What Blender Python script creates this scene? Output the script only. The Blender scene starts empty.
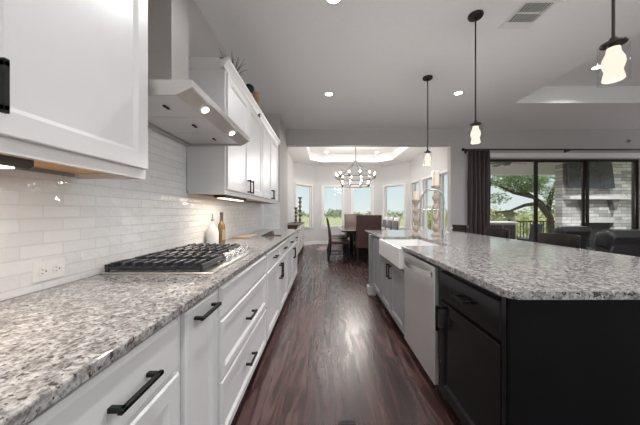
import bpy, bmesh, math, random
from mathutils import Vector, Matrix
random.seed(7)
PI = math.pi
SC = bpy.context.scene
COL = SC.collection

# ------------------------------------------------------------------ camera
F_PX = 262.0
cam_d = bpy.data.cameras.new('camera'); cam = bpy.data.objects.new('camera', cam_d)
COL.objects.link(cam)
cam.location = (0, 0, 1.21); cam.rotation_euler = (PI/2, 0, 0)
cam_d.sensor_width = 36.0; cam_d.lens = F_PX/640*36.0
cam_d.shift_x = -4/640; cam_d.clip_start = 0.02; cam_d.clip_end = 1500
SC.camera = cam
SC.view_settings.view_transform = 'Standard'
SC.view_settings.look = 'None'
SC.view_settings.gamma = 1.0
SC.view_settings.use_curve_mapping = False
SC.view_settings.exposure = 0.48

# ------------------------------------------------------------------ world
W = bpy.data.worlds.new('sky'); SC.world = W; W.use_nodes = True
nt = W.node_tree; nt.nodes.clear()
tc = nt.nodes.new('ShaderNodeTexCoord'); sx = nt.nodes.new('ShaderNodeSeparateXYZ')
rp = nt.nodes.new('ShaderNodeValToRGB'); bg = nt.nodes.new('ShaderNodeBackground'); out = nt.nodes.new('ShaderNodeOutputWorld')
nt.links.new(tc.outputs['Generated'], sx.inputs[0]); nt.links.new(sx.outputs['Z'], rp.inputs[0])
nt.links.new(rp.outputs[0], bg.inputs[0]); nt.links.new(bg.outputs[0], out.inputs[0])
rp.color_ramp.elements[0].position = 0.0; rp.color_ramp.elements[0].color = (.80, .86, .87, 1)
rp.color_ramp.elements[1].position = 0.6; rp.color_ramp.elements[1].color = (.64, .78, .87, 1)
e = rp.color_ramp.elements.new(.10); e.color = (.68, .80, .84, 1)
bg.inputs[1].default_value = 0.75

sun_d = bpy.data.lights.new('sun', 'SUN'); sun = bpy.data.objects.new('sun', sun_d); COL.objects.link(sun)
sun_d.energy = 5.0; sun_d.angle = math.radians(6); sun_d.color = (1, .96, .9)
sun.rotation_euler = (math.radians(-38), math.radians(8), 0)

K_CAN = 9.0       # ceiling downlights (W)
K_DIN = 7.0
K_PEND = 8.0
K_CHAND = 4.8

# ------------------------------------------------------------------ materials
def new_mat(name):
    m = bpy.data.materials.new(name); m.use_nodes = True
    n = m.node_tree.nodes; b = n['Principled BSDF']
    return m, m.node_tree, b
def link(t, a, b): t.links.new(a, b)
def coords(t, scale=(1,1,1), perm=None):
    c = t.nodes.new('ShaderNodeTexCoord'); o = c.outputs['Object']
    if perm:
        s = t.nodes.new('ShaderNodeSeparateXYZ'); k = t.nodes.new('ShaderNodeCombineXYZ')
        link(t, o, s.inputs[0])
        for i, ax in enumerate(perm):
            if ax: link(t, s.outputs[ax], k.inputs[i])
        o = k.outputs[0]
    mp = t.nodes.new('ShaderNodeMapping'); mp.inputs['Scale'].default_value = scale
    link(t, o, mp.inputs[0])
    return mp.outputs[0]
def noise(t, vec, scale, detail=4, rough=.55, dist=0):
    n = t.nodes.new('ShaderNodeTexNoise'); n.inputs['Scale'].default_value = scale
    n.inputs['Detail'].default_value = detail; n.inputs['Roughness'].default_value = rough
    n.inputs['Distortion'].default_value = dist
    link(t, vec, n.inputs['Vector']); return n.outputs['Fac']
def ramp(t, fac, stops):
    r = t.nodes.new('ShaderNodeValToRGB'); cr = r.color_ramp
    cr.elements[0].position, cr.elements[0].color = stops[0][0], (*stops[0][1], 1)
    cr.elements[1].position, cr.elements[1].color = stops[-1][0], (*stops[-1][1], 1)
    for p, c in stops[1:-1]:
        e = cr.elements.new(p); e.color = (*c, 1)
    link(t, fac, r.inputs[0]); return r.outputs[0]
def mix(t, fac, a, b, mode='MIX'):
    m = t.nodes.new('ShaderNodeMix'); m.data_type = 'RGBA'; m.blend_type = mode
    for inp, v in ((m.inputs[0], fac), (m.inputs[6], a), (m.inputs[7], b)):
        if isinstance(v, (int, float)): inp.default_value = v
        elif isinstance(v, tuple): inp.default_value = (*v, 1)
        else: link(t, v, inp)
    return m.outputs[2]
def bump(t, b, h, strength, dist=.01):
    n = t.nodes.new('ShaderNodeBump'); n.inputs['Strength'].default_value = strength; n.inputs['Distance'].default_value = dist
    link(t, h, n.inputs['Height']); link(t, n.outputs[0], b.inputs['Normal'])
def plain(name, col, rough=.5, metal=0, var=.06, scale=8, stretch=(1,1,1), bmp=0, spec=.5):
    m, t, b = new_mat(name)
    v = coords(t, stretch); f = noise(t, v, scale)
    lo = tuple(c*(1-var) for c in col); hi = tuple(min(1, c*(1+var)) for c in col)
    link(t, ramp(t, f, [(.3, lo), (.7, hi)]), b.inputs['Base Color'])
    b.inputs['Roughness'].default_value = rough; b.inputs['Metallic'].default_value = metal
    b.inputs['Specular IOR Level'].default_value = spec
    if bmp: bump(t, b, f, bmp)
    return m
def emit(name, col, strength):
    m = bpy.data.materials.new(name); m.use_nodes = True; t = m.node_tree; t.nodes.clear()
    e = t.nodes.new('ShaderNodeEmission'); e.inputs[0].default_value = (*col, 1); e.inputs[1].default_value = strength
    o = t.nodes.new('ShaderNodeOutputMaterial'); link(t, e.outputs[0], o.inputs[0]); return m
def glass(name, tint=(.96,.98,.97), ior=1.45, rough=0.0):
    m = bpy.data.materials.new(name); m.use_nodes = True; t = m.node_tree; t.nodes.clear()
    fr = t.nodes.new('ShaderNodeFresnel'); fr.inputs[0].default_value = ior
    tr = t.nodes.new('ShaderNodeBsdfTransparent'); tr.inputs[0].default_value = (*tint, 1)
    gl = t.nodes.new('ShaderNodeBsdfGlossy'); gl.inputs['Roughness'].default_value = rough
    mx = t.nodes.new('ShaderNodeMixShader'); o = t.nodes.new('ShaderNodeOutputMaterial')
    # same reflectance from either side of the pane
    ge = t.nodes.new('ShaderNodeNewGeometry'); mr = t.nodes.new('ShaderNodeMapRange')
    mr.inputs[3].default_value = ior; mr.inputs[4].default_value = 1/ior
    link(t, ge.outputs['Backfacing'], mr.inputs[0]); link(t, mr.outputs[0], fr.inputs[0])
    link(t, fr.outputs[0], mx.inputs[0]); link(t, tr.outputs[0], mx.inputs[1]); link(t, gl.outputs[0], mx.inputs[2])
    link(t, mx.outputs[0], o.inputs[0]); return m

M = {}
M['wall'] = plain('grey_wall_paint', (.47, .455, .455), .7, var=.02, scale=30, bmp=.03)
M['dining_wall'] = plain('pale_wall_paint', (.60, .588, .59), .7, var=.02, scale=30, bmp=.03)
M['ceiling'] = plain('ceiling_paint', (.82, .818, .82), .8, var=.015, scale=40, bmp=.03)
M['cab'] = plain('white_cabinet_paint', (.68, .668, .672), .32, var=.015, scale=6)
M['trim'] = plain('white_trim_paint', (.76, .75, .74), .4, var=.015)
M['black'] = plain('black_cabinet_paint', (.006, .006, .007), .17, var=.15, scale=5, spec=.30)
M['islandsheen'] = plain('island_sheen_grey', (.28, .28, .29), .20, var=.05, scale=5, spec=.6)  # grey put into the colour for the grazing sheen on black fronts
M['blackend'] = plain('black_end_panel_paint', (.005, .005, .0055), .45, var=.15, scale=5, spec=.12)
M['post'] = plain('island_post_paint', (.30, .30, .30), .35, var=.05)
M['plinth'] = plain('pale_plinth_paint', (.55, .54, .53), .4, var=.03)
M['steel'] = plain('brushed_stainless', (.60, .59, .575), .30, 1.0, var=.06, scale=14, stretch=(2, 2, 60))
M['hoodsteel'] = plain('hood_stainless', (.52, .50, .485), .34, .65, var=.05, scale=10, stretch=(3, 3, 40))
M['dwsteel'] = plain('dishwasher_stainless', (.70, .695, .69), .35, .75, var=.05, scale=14, stretch=(2, 2, 60))
M['filter'] = plain('filter_panel_metal', (.68, .67, .68), .4, .6, var=.03, scale=60)
M['chrome'] = plain('brushed_nickel', (.72, .70, .68), .25, 1.0, var=.03)
M['nickel'] = plain('satin_nickel', (.46, .445, .43), .3, 1.0, var=.03)
M['blackmetal'] = plain('matte_black_metal', (.012, .012, .012), .38, .5, var=.15)
M['bronze'] = plain('dark_bronze_metal', (.035, .027, .023), .42, .6, var=.15)
M['iron'] = plain('cast_iron_grate', (.035, .035, .043), .32, .4, var=.3, scale=60, bmp=.1)
M['rawwood'] = plain('raw_maple_underside', (.72, .40, .16), .5, var=.2, scale=6, stretch=(8, 1, 8))
M['board'] = plain('pale_board_wood', (.56, .42, .34), .4, var=.12, scale=6, stretch=(8, 1, 8))
M['ceramic'] = plain('white_fireclay', (.82, .81, .80), .12, var=.01)
M['plastic'] = plain('white_plastic', (.80, .79, .78), .35, var=.01)
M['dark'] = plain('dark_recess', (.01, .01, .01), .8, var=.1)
M['curtain'] = plain('dark_brown_curtain', (.075, .056, .057), .8, var=.25, scale=12, stretch=(20, 20, 1), bmp=.2)
M['leather'] = plain('black_leather', (.026, .027, .029), .32, var=.3, scale=50, bmp=.12)
M['brownleather'] = plain('brown_leather', (.085, .040, .033), .42, var=.25, scale=40, bmp=.12)
M['darkwood'] = plain('espresso_wood', (.016, .012, .011), .32, var=.35, scale=9, stretch=(2, 2, 14))
M['buffetwood'] = plain('walnut_stain_wood', (.075, .043, .03), .38, var=.4, scale=7, stretch=(2, 12, 2))
M['tabletop'] = plain('polished_dark_table', (.045, .032, .028), .12, var=.35, scale=7, stretch=(12, 1.5, 2))
M['palewood'] = plain('weathered_turned_wood', (.42, .33, .27), .65, var=.3, scale=14, stretch=(3, 3, 10), bmp=.15)
M['ironcandle'] = plain('grey_brown_candlestick', (.13, .11, .10), .6, var=.3, scale=20, bmp=.1)
M['wax'] = plain('ivory_wax', (.78, .70, .58), .5, var=.04)
M['winebottle'] = plain('amber_wine_glass', (.19, .115, .03), .12, var=.25, scale=8, spec=.6)
M['winefoil'] = plain('dark_bottle_foil', (.09, .075, .06), .4, .3)
M['winelabel'] = plain('cream_bottle_label', (.30, .24, .17), .6)
M['whitebottle'] = plain('frosted_white_glass', (.66, .67, .67), .25, var=.03)
M['cork'] = plain('grey_pour_spout', (.22, .21, .20), .4, .4)
M['bulb'] = emit('warm_pendant_glow', (1.0, .87, .72), .85)
M['cbulb'] = emit('candle_bulb_glow', (1.0, .90, .78), 14.0)
M['globe'] = emit('fill_globe_glow', (.99, .985, 1.0), 22.0)
M['hoodglow'] = emit('hood_light_glow', (1.0, .97, .92), 3.0)
M['can'] = emit('downlight_glow', (1.0, .97, .93), 9.0)
M['ucl'] = emit('undercabinet_glow', (1.0, .90, .78), 3.0)
M['glass'] = glass('window_glass', ior=1.22)
M['doorglass'] = glass('sliding_door_glass', (.975, .98, .975), 1.45)
M['shade'] = glass('clear_pendant_glass', (.97, .97, .97), 1.2, .02)
M['tvscreen'] = plain('tv_screen', (.02, .021, .023), .16, var=.1)
M['tvgrey'] = plain('tv_bezel', (.03, .03, .03), .4)
M['concrete'] = plain('patio_concrete', (.60, .59, .565), .8, var=.1)
M['patiopaint'] = plain('patio_soffit_paint', (.78, .78, .76), .8, var=.02)
M['mantel'] = plain('stone_mantel', (.50, .49, .47), .7, var=.08)
M['bark'] = plain('oak_bark', (.085, .066, .052), .9, var=.4, scale=10, bmp=.3)
M['navy'] = plain('navy_patio_fabric', (.02, .024, .04), .7)
M['fan'] = plain('grey_fan_metal', (.16, .155, .15), .5, .2)
M['roof'] = plain('brown_roof_shingle', (.20, .165, .135), .9, var=.2, scale=25)
M['tan'] = plain('tan_pottery', (.42, .27, .18), .6, var=.15)
M['plantblade'] = plain('grey_green_blade', (.10, .11, .085), .6, var=.3)
M['paper'] = plain('dark_brown_cardboard', (.075, .05, .04), .6, var=.3)

def leafmat(name, a, b):
    m, t, p = new_mat(name)
    f = noise(t, coords(t), 2.2, 6)
    link(t, ramp(t, f, [(.3, a), (.7, b)]), p.inputs['Base Color'])
    p.inputs['Roughness'].default_value = .6
    p.inputs['Transmission Weight'].default_value = 0
    p.inputs['Subsurface Weight'].default_value = 0
    return m
M['oakleaf'] = leafmat('oak_leaves', (.13, .22, .055), (.34, .44, .15))
M['yellowleaf'] = leafmat('yellow_green_leaves', (.24, .29, .055), (.46, .46, .13))
M['farleaf'] = leafmat('distant_tree_leaves', (.24, .28, .15), (.32, .35, .20))

def mk_granite():
    m, t, b = new_mat('speckled_granite')
    v = coords(t)
    base = ramp(t, noise(t, v, 32, 6, .68, .8), [(.33, (.15, .135, .13)), (.46, (.29, .277, .27)), (.60, (.48, .468, .458)), (.80, (.55, .54, .53))])
    g2 = ramp(t, noise(t, v, 95, 3, .6), [(.40, (.25, .22, .21)), (.52, (1, 1, 1))])
    c = mix(t, .6, base, g2, 'MULTIPLY')
    dk = ramp(t, noise(t, v, 74, 4, .6, .3), [(.575, (0, 0, 0)), (.62, (1, 1, 1))])
    c = mix(t, dk, c, (.05, .042, .039))
    br = ramp(t, noise(t, v, 38, 3, .5), [(.66, (0, 0, 0)), (.72, (1, 1, 1))])
    c = mix(t, br, c, (.17, .14, .125))
    link(t, c, b.inputs['Base Color'])
    b.inputs['Roughness'].default_value = .11
    return m
M['granite'] = mk_granite()

def brick(t, vec, w, h, mortar, c1, c2, cm, offset=.5, bias=0.0, smooth=.1):
    n = t.nodes.new('ShaderNodeTexBrick'); n.offset = offset
    n.inputs['Color1'].default_value = (*c1, 1); n.inputs['Color2'].default_value = (*c2, 1); n.inputs['Mortar'].default_value = (*cm, 1)
    n.inputs['Scale'].default_value = 1.0; n.inputs['Mortar Size'].default_value = mortar
    n.inputs['Mortar Smooth'].default_value = smooth; n.inputs['Bias'].default_value = bias
    n.inputs['Brick Width'].default_value = w; n.inputs['Row Height'].default_value = h
    link(t, vec, n.inputs['Vector']); return n
def mk_tile(name, perm):
    m, t, b = new_mat(name)
    v = coords(t, perm=perm)
    n = brick(t, v, .155, .0495, .0022, (.75, .752, .76), (.81, .812, .82), (.73, .73, .73))
    link(t, n.outputs['Color'], b.inputs['Base Color'])
    b.inputs['Roughness'].default_value = .06
    w = noise(t, v, 13, 2, .5)
    ma = t.nodes.new('ShaderNodeMath'); ma.operation = 'MULTIPLY_ADD'
    link(t, n.outputs['Fac'], ma.inputs[0]); ma.inputs[1].default_value = -.6; link(t, w, ma.inputs[2])
    bump(t, b, ma.outputs[0], .8, .012)
    return m
M['tile'] = mk_tile('glossy_subway_tile', ('Y', 'Z', None))
M['tile_side'] = mk_tile('glossy_subway_tile_return', ('X', 'Z', None))

def mk_floor():
    m, t, b = new_mat('dark_hardwood')
    v = coords(t, perm=('Y', 'X', None))
    n = brick(t, v, 1.35, .127, .0012, (0, 0, 0), (1, 1, 1), (.5, .5, .5), .37)
    n.squash = 1.0
    plank = n.outputs['Color']
    # grain follows each plank; the plank tone shifts the grain pattern
    s = t.nodes.new('ShaderNodeSeparateXYZ'); link(t, coords(t), s.inputs[0])
    k = t.nodes.new('ShaderNodeCombineXYZ')
    def mul(o, f):
        a = t.nodes.new('ShaderNodeMath'); a.operation = 'MULTIPLY'; a.inputs[1].default_value = f; link(t, o, a.inputs[0]); return a.outputs[0]
    link(t, mul(s.outputs['X'], 9), k.inputs[0]); link(t, mul(s.outputs['Y'], .75), k.inputs[1])
    sp = t.nodes.new('ShaderNodeSeparateColor'); link(t, plank, sp.inputs[0]); link(t, mul(sp.outputs[0], 7), k.inputs[2])
    n1 = noise(t, k.outputs[0], 1.0, 2, .5, .3)
    rings = t.nodes.new('ShaderNodeMath'); rings.operation = 'MULTIPLY'; rings.inputs[1].default_value = 38; link(t, n1, rings.inputs[0])
    sn = t.nodes.new('ShaderNodeMath'); sn.operation = 'SINE'; link(t, rings.outputs[0], sn.inputs[0])
    ms = t.nodes.new('ShaderNodeMapRange'); link(t, sn.outputs[0], ms.inputs[0]); ms.inputs[1].default_value = -1; ms.inputs[2].default_value = 1
    c1 = ramp(t, ms.outputs[0], [(.15, (.042, .021, .019)), (.55, (.088, .049, .045)), (1.0, (.118, .071, .066))])
    fine = ramp(t, noise(t, coords(t, (120, 4, 1)), 1.0, 4, .6), [(.35, (.62, .60, .60)), (.65, (1.2, 1.15, 1.15))])
    c = mix(t, .8, c1, fine, 'MULTIPLY')
    tone = ramp(t, sp.outputs[0], [(0, (.58, .54, .54)), (1, (1.3, 1.25, 1.25))])
    c = mix(t, 1.0, c, tone, 'MULTIPLY')
    c = mix(t, n.outputs['Fac'], c, (.012, .007, .006))
    link(t, c, b.inputs['Base Color'])
    rr = t.nodes.new('ShaderNodeMapRange'); link(t, ms.outputs[0], rr.inputs[0]); rr.inputs[3].default_value = .32; rr.inputs[4].default_value = .25
    link(t, rr.outputs[0], b.inputs['Roughness']); b.inputs['Specular IOR Level'].default_value = .7
    bump(t, b, mix(t, .5, ms.outputs[0], n.outputs['Fac']), .06, .004)
    return m
M['floor'] = mk_floor()

def mk_stone():
    m, t, b = new_mat('stacked_ledge_stone')
    v = coords(t, perm=('X', 'Z', None))
    n = brick(t, v, .42, .10, .006, (.30, .297, .29), (.72, .715, .70), (.16, .16, .16), .37)
    c = mix(t, .5, n.outputs['Color'], ramp(t, noise(t, v, 7, 5), [(.3, (.5, .5, .5)), (.7, (1.1, 1.1, 1.1))]), 'MULTIPLY')
    link(t, c, b.inputs['Base Color']); b.inputs['Roughness'].default_value = .85
    bump(t, b, n.outputs['Fac'], -.5, .03)
    return m
M['stone'] = mk_stone()

def mk_field():
    m, t, b = new_mat('meadow_grass')
    v = coords(t)
    c = ramp(t, noise(t, v, .05, 8, .6), [(.3, (.155, .17, .055)), (.5, (.19, .205, .075)), (.7, (.235, .235, .10))])
    link(t, c, b.inputs['Base Color']); b.inputs['Roughness'].default_value = .9; return m
M['field'] = mk_field()

def mk_stripe():
    m, t, b = new_mat('grey_striped_fabric')
    w = t.nodes.new('ShaderNodeTexWave'); w.bands_direction = 'Y'; w.inputs['Scale'].default_value = 3.4
    link(t, coords(t), w.inputs['Vector'])
    link(t, ramp(t, w.outputs['Fac'], [(.40, (.60, .585, .57)), (.52, (.13, .125, .13))]), b.inputs['Base Color'])
    b.inputs['Roughness'].default_value = .85; return m
M['stripe'] = mk_stripe()

# ------------------------------------------------------------------ mesh helpers
class MB:
    def __init__(s): s.bm = bmesh.new()
    def box(s, x0, x1, y0, y1, z0, z1, bev=0, seg=2, mat=None):
        vs = [s.bm.verts.new((x, y, z)) for x in (x0, x1) for y in (y0, y1) for z in (z0, z1)]
        F = [(0,1,3,2),(4,6,7,5),(0,4,5,1),(2,3,7,6),(0,2,6,4),(1,5,7,3)]
        fs = [s.bm.faces.new([vs[i] for i in f]) for f in F]
        if mat is not None:
            for v in vs: v.co = mat @ v.co
        if bev:
            es = list({e for f in fs for e in f.edges})
            bmesh.ops.bevel(s.bm, geom=es, offset=bev, segments=seg, affect='EDGES', profile=.5)
        return s
    def cyl(s, p0, p1, r0, r1=None, n=16, cap=True):
        return s.tube([p0, p1], [r0, r0 if r1 is None else r1], n, cap)
    def tube(s, pts, r, n=10, cap=True, closed=False):
        pts = [Vector(p) for p in pts]; k = len(pts)
        rs = r if isinstance(r, (list, tuple)) else [r]*k
        rings = []; prev = None
        for i, p in enumerate(pts):
            if closed: d = pts[(i+1) % k] - pts[i-1]
            elif i == 0: d = pts[1]-p
            elif i == k-1: d = p-pts[i-1]
            else: d = (pts[i+1]-p).normalized() + (p-pts[i-1]).normalized()
            d.normalize()
            if prev is None:
                a = Vector((0,0,1)) if abs(d.z) < .9 else Vector((1,0,0))
                u = d.cross(a).normalized()
            else:
                u = (prev - d*prev.dot(d)).normalized()
            prev = u; w = d.cross(u)
            rings.append([s.bm.verts.new(p + (u*math.cos(2*PI*j/n) + w*math.sin(2*PI*j/n))*rs[i]) for j in range(n)])
        R = list(zip(rings, rings[1:])) + ([(rings[-1], rings[0])] if closed else [])
        for a, b in R:
            for j in range(n): s.bm.faces.new([a[j], a[(j+1)%n], b[(j+1)%n], b[j]])
        if cap and not closed:
            s.bm.faces.new(rings[0][::-1]); s.bm.faces.new(rings[-1])
        return s
    def lathe(s, prof, c=(0,0,0), n=24):
        rings = []
        for r, z in prof:
            if r < 1e-5: rings.append([s.bm.verts.new((c[0], c[1], c[2]+z))])
            else: rings.append([s.bm.verts.new((c[0]+r*math.cos(2*PI*j/n), c[1]+r*math.sin(2*PI*j/n), c[2]+z)) for j in range(n)])
        for a, b in zip(rings, rings[1:]):
            for j in range(n):
                if len(a) == 1 and len(b) == 1: continue
                if len(a) == 1: s.bm.faces.new([a[0], b[j], b[(j+1)%n]])
                elif len(b) == 1: s.bm.faces.new([a[j], a[(j+1)%n], b[0]])
                else: s.bm.faces.new([a[j], a[(j+1)%n], b[(j+1)%n], b[j]])
        return s
    def prism(s, poly, a0, a1, axis='Z', bev=0, seg=2):
        def P(u, v, a):
            return {'Z': (u, v, a), 'Y': (u, a, v), 'X': (a, u, v)}[axis]
        A = [s.bm.verts.new(P(u, v, a0)) for u, v in poly]; B = [s.bm.verts.new(P(u, v, a1)) for u, v in poly]
        n = len(poly)
        fa = s.bm.faces.new(A); fb = s.bm.faces.new(B)
        fs = [fa, fb] + [s.bm.faces.new([A[i], A[(i+1)%n], B[(i+1)%n], B[i]]) for i in range(n)]
        if bev:
            bmesh.ops.bevel(s.bm, geom=list(set(fa.edges) | set(fb.edges)), offset=bev, segments=seg, affect='EDGES', profile=.5)
        return s
    def panel(s, face, y0, y1, z0, z1, sign, thick=.02, frame=.057, rec=.012, slope=.015, edge=.003):
        """a framed (5-piece) front: its show face lies in the plane X=face, facing sign*X"""
        back = face - sign*thick
        def ring(d, x): return [s.bm.verts.new((x, y, z)) for y, z in ((y0+d, z0+d), (y1-d, z0+d), (y1-d, z1-d), (y0+d, z1-d))]
        rings = [ring(0, back), ring(0, face - sign*edge), ring(edge, face)]
        if frame: rings += [ring(frame, face), ring(frame+slope, face - sign*rec)]
        s.bm.faces.new(rings[0]); s.bm.faces.new(rings[-1])
        for a, b in zip(rings, rings[1:]):
            for j in range(4): s.bm.faces.new([a[j], a[(j+1)%4], b[(j+1)%4], b[j]])
        return s
    def ball(s, c, r, n=12, sc=(1,1,1)):
        prof = [(r*sc[0]*math.sin(PI*i/8), -r*sc[2]*math.cos(PI*i/8)) for i in range(9)]
        return s.lathe(prof, c, n)
    def build(s, name, mat, parent=None, smooth=False, loc=None):
        bm = s.bm
        bmesh.ops.recalc_face_normals(bm, faces=bm.faces)
        off = Vector((0,0,0))
        if parent is not None:
            p = parent
            while p is not None: off += p.location; p = p.parent
        else:
            if loc is None:
                xs = [v.co for v in bm.verts]
                off = Vector(((min(v.x for v in xs)+max(v.x for v in xs))/2, (min(v.y for v in xs)+max(v.y for v in xs))/2, min(v.z for v in xs)))
            else: off = Vector(loc)
        for v in bm.verts: v.co -= off
        me = bpy.data.meshes.new(name); bm.to_mesh(me); bm.free()
        o = bpy.data.objects.new(name, me); COL.objects.link(o)
        if parent is not None: o.parent = parent
        else: o.location = off
        me.materials.append(mat)
        if smooth:
            for p in me.polygons: p.use_smooth = True
            me.set_sharp_from_angle(angle=math.radians(40))
        return o
def B(*a, **k): return MB().box(*a, **k)
def tag(o, label, cat, group=None, kind=None):
    o['label'] = label; o['category'] = cat
    if group: o['group'] = group
    if kind: o['kind'] = kind
    return o
def thing(name, label, cat, loc, group=None):
    o = bpy.data.objects.new(name, None); COL.objects.link(o); o.location = loc; o.empty_display_size = .1
    return tag(o, label, cat, group)
def struct(name, mb, mat, label=None, parent=None):
    o = mb.build(name, mat, parent, loc=(0,0,0) if parent is None else None)
    if parent is None: o['kind'] = 'structure'
    if label: o['label'] = label
    return o
def sroot(name, loc=(0,0,0), label=None):
    o = bpy.data.objects.new(name, None); COL.objects.link(o); o.location = loc; o['kind'] = 'structure'
    if label: o['label'] = label
    return o
def dup(root, loc, rz, label=None, group=None):
    r = root.copy(); COL.objects.link(r); r.location = loc; r.rotation_euler = (0, 0, rz)
    if label: r['label'] = label
    if group: r['group'] = group
    def rec(src, dst):
        for ch in [o for o in src.children]:
            c = ch.copy(); COL.objects.link(c); c.parent = dst; rec(ch, c)
    rec(root, r)
    return r
def arc(cx, cy, r, a0, a1, n):
    return [(cx+r*math.cos(math.radians(a0+(a1-a0)*i/n)), cy+r*math.sin(math.radians(a0+(a1-a0)*i/n))) for i in range(n+1)]
def wall_open(mb, p0, p1, th, z0, z1, ops):
    """wall from p0 to p1 (inner face), thickness to the left of p0->p1; ops = [(t0,t1,za,zb)] in metres along it"""
    p0 = Vector((*p0, 0)); p1 = Vector((*p1, 0)); d = p1-p0; L = d.length; d.normalize()
    nrm = Vector((-d.y, d.x, 0))
    mat = Matrix(((d.x, nrm.x, 0, p0.x), (d.y, nrm.y, 0, p0.y), (0, 0, 1, 0), (0, 0, 0, 1)))
    t = 0
    for (a, b, za, zb) in sorted(ops):
        if a > t: mb.box(t, a, 0, th, z0, z1, mat=mat)
        if za > z0: mb.box(a, b, 0, th, z0, za, mat=mat)
        if zb < z1: mb.box(a, b, 0, th, zb, z1, mat=mat)
        t = b
    if t < L: mb.box(t, L, 0, th, z0, z1, mat=mat)
    return mat

# ------------------------------------------------------------------ the setting
CEIL = 2.99; WX = -1.09; YB = 5.60
fl = B(-1.3, 9.2, -3.0, 10.4, -.08, 0); struct('floor', fl, M['floor'], 'dark reddish brown hardwood floor')
struct('wall_left', B(-1.25, WX, -3.0, 9.25, 0, 3.45), M['wall'])
struct('wall_pier', B(WX, -.80, 4.72, 5.75, 0, CEIL), M['wall'], 'grey wall pier at the far end of the left counter')
mb = MB(); wall_open(mb, (-.80, YB), (8.8, YB), .15, 0, 3.45, [(0, 3.51, 0, 2.649), (4.28, 7.55, 0, 2.353)])
struct('wall_back', mb, M['wall'])
struct('wall_right', B(8.8, 8.95, -3.0, 5.75, 0, 3.45), M['wall'])
mb = MB(); wall_open(mb, (8.95, -3.0), (-1.25, -3.0), .15, 0, 3.45, [(.4, 9.7, 0, 2.75)])  # unseen opening, shaped to let daylight in towards the ceiling
struct('wall_rear', mb, M['wall'])
struct('bounce_slab', B(-6, 14, -16, -3.16, -.12, -.02), M['concrete'])  # pale unseen slab added to bounce daylight up onto the ceiling
# living/kitchen ceiling with the tray recess
TX0, TX1, TY0, TY1, TZ = 3.10, 7.6, -1.2, 4.26, 3.27
mb = MB()
mb.box(-1.25, TX0, -3.0, 5.75, CEIL, CEIL+.1); mb.box(TX1, 8.95, -3.0, 5.75, CEIL, CEIL+.1)
mb.box(TX0, TX1, TY1, 5.75, CEIL, CEIL+.1); mb.box(TX0, TX1, -3.0, TY0, CEIL, CEIL+.1)
mb.box(TX0-.1, TX0, TY0-.1, TY1+.1, CEIL+.1, TZ); mb.box(TX1, TX1+.1, TY0-.1, TY1+.1, CEIL+.1, TZ)
mb.box(TX0, TX1, TY1, TY1+.1, CEIL+.1, TZ); mb.box(TX0, TX1, TY0-.1, TY0, CEIL+.1, TZ)
mb.box(TX0-.1, TX1+.1, TY0-.1, TY1+.1, TZ, TZ+.1)
struct('ceiling', mb, M['ceiling'], 'pale grey ceiling with a tray recess over the living room')
struct('roof_slab', B(-1.4, 9.1, -3.1, 10.5, 3.46, 3.56), M['patiopaint'])

# dining room: back wall, two angled bay walls, right wall
BL, BR, BY, SY, DRX = -.354, 2.20, 10.06, 9.2, 3.0
ZS, ZT = .67, 2.20
wn = [0]
def window(mat4, t0, t1, th=.14):
    wn[0] += 1
    r = sroot('window_%d' % wn[0], mat4 @ Vector(((t0+t1)/2, 0, ZS)))
    def bx(m, *a, **k): m.box(*a, mat=mat4, **k)
    f = MB()
    fw = .035
    for a in ((t0, t0+fw, .05, .11, ZS, ZT), (t1-fw, t1, .05, .11, ZS, ZT), (t0+fw, t1-fw, .05, .11, ZS, ZS+fw), (t0+fw, t1-fw, .05, .11, ZT-fw, ZT)): bx(f, *a)
    f.build('window_frame', M['trim'], r)
    c = MB()
    for a in ((t0-.06, t0, -.015, .0, ZS-.06, ZT+.06), (t1, t1+.06, -.015, .0, ZS-.06, ZT+.06), (t0, t1, -.015, .0, ZT, ZT+.06)): bx(c, *a)
    bx(c, t0-.08, t1+.08, -.05, .05, ZS-.03, ZS)
    bx(c, t0-.03, t1+.03, -.012, 0, ZS-.10, ZS-.03)
    c.build('window_casing', M['trim'], r)
    p = MB(); bx(p, t0+fw, t1-fw, .078, .084, ZS+fw, ZT-fw); p.build('window_pane', M['glass'], r)
def din_wall(name, p0, p1, ops):
    mb = MB(); m4 = wall_open(mb, p0, p1, .14, 0, 3.45, [(a, b, ZS, ZT) for a, b in ops])
    struct(name, mb, M['dining_wall'])
    for a, b in ops: window(m4, a, b)
    L = (Vector(p1)-Vector(p0)).length
    bb = MB(); bb.box(0, L, -.015, 0, 0, .13, mat=m4); return bb
bbs = []
Ld = math.hypot(BL-WX, BY-SY)
bbs.append(('baseboard_bay_left', din_wall('wall_bay_left', (WX, SY), (BL, BY), [(.15*Ld, .85*Ld)])))
bbs.append(('baseboard_bay_centre', din_wall('wall_bay_centre', (BL, BY), (BR, BY), [(-.03-BL, .72-BL), (1.10-BL, 1.85-BL)])))
Lr = math.hypot(DRX-BR, BY-SY)
bbs.append(('baseboard_bay_right', din_wall('wall_bay_right', (BR, BY), (DRX, SY), [(.13*Lr, .83*Lr)])))
bbs.append(('baseboard_dining_right', din_wall('wall_dining_right', (DRX, SY), (DRX, 5.75), [(SY-8.95, SY-8.28), (SY-7.95, SY-7.15), (SY-6.85, SY-6.10)])))
for n_, b_ in bbs: struct(n_, b_, M['trim'])
struct('wall_dining_left', B(WX, WX+.012, 5.75, SY, 0, 3.0), M['dining_wall'])
struct('baseboard_dining_left', B(WX+.012, WX+.026, 5.75, SY, 0, .13), M['trim'])
struct('baseboard_back', B(2.72, 3.46, YB-.015, YB, 0, .13), M['trim'])
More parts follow.
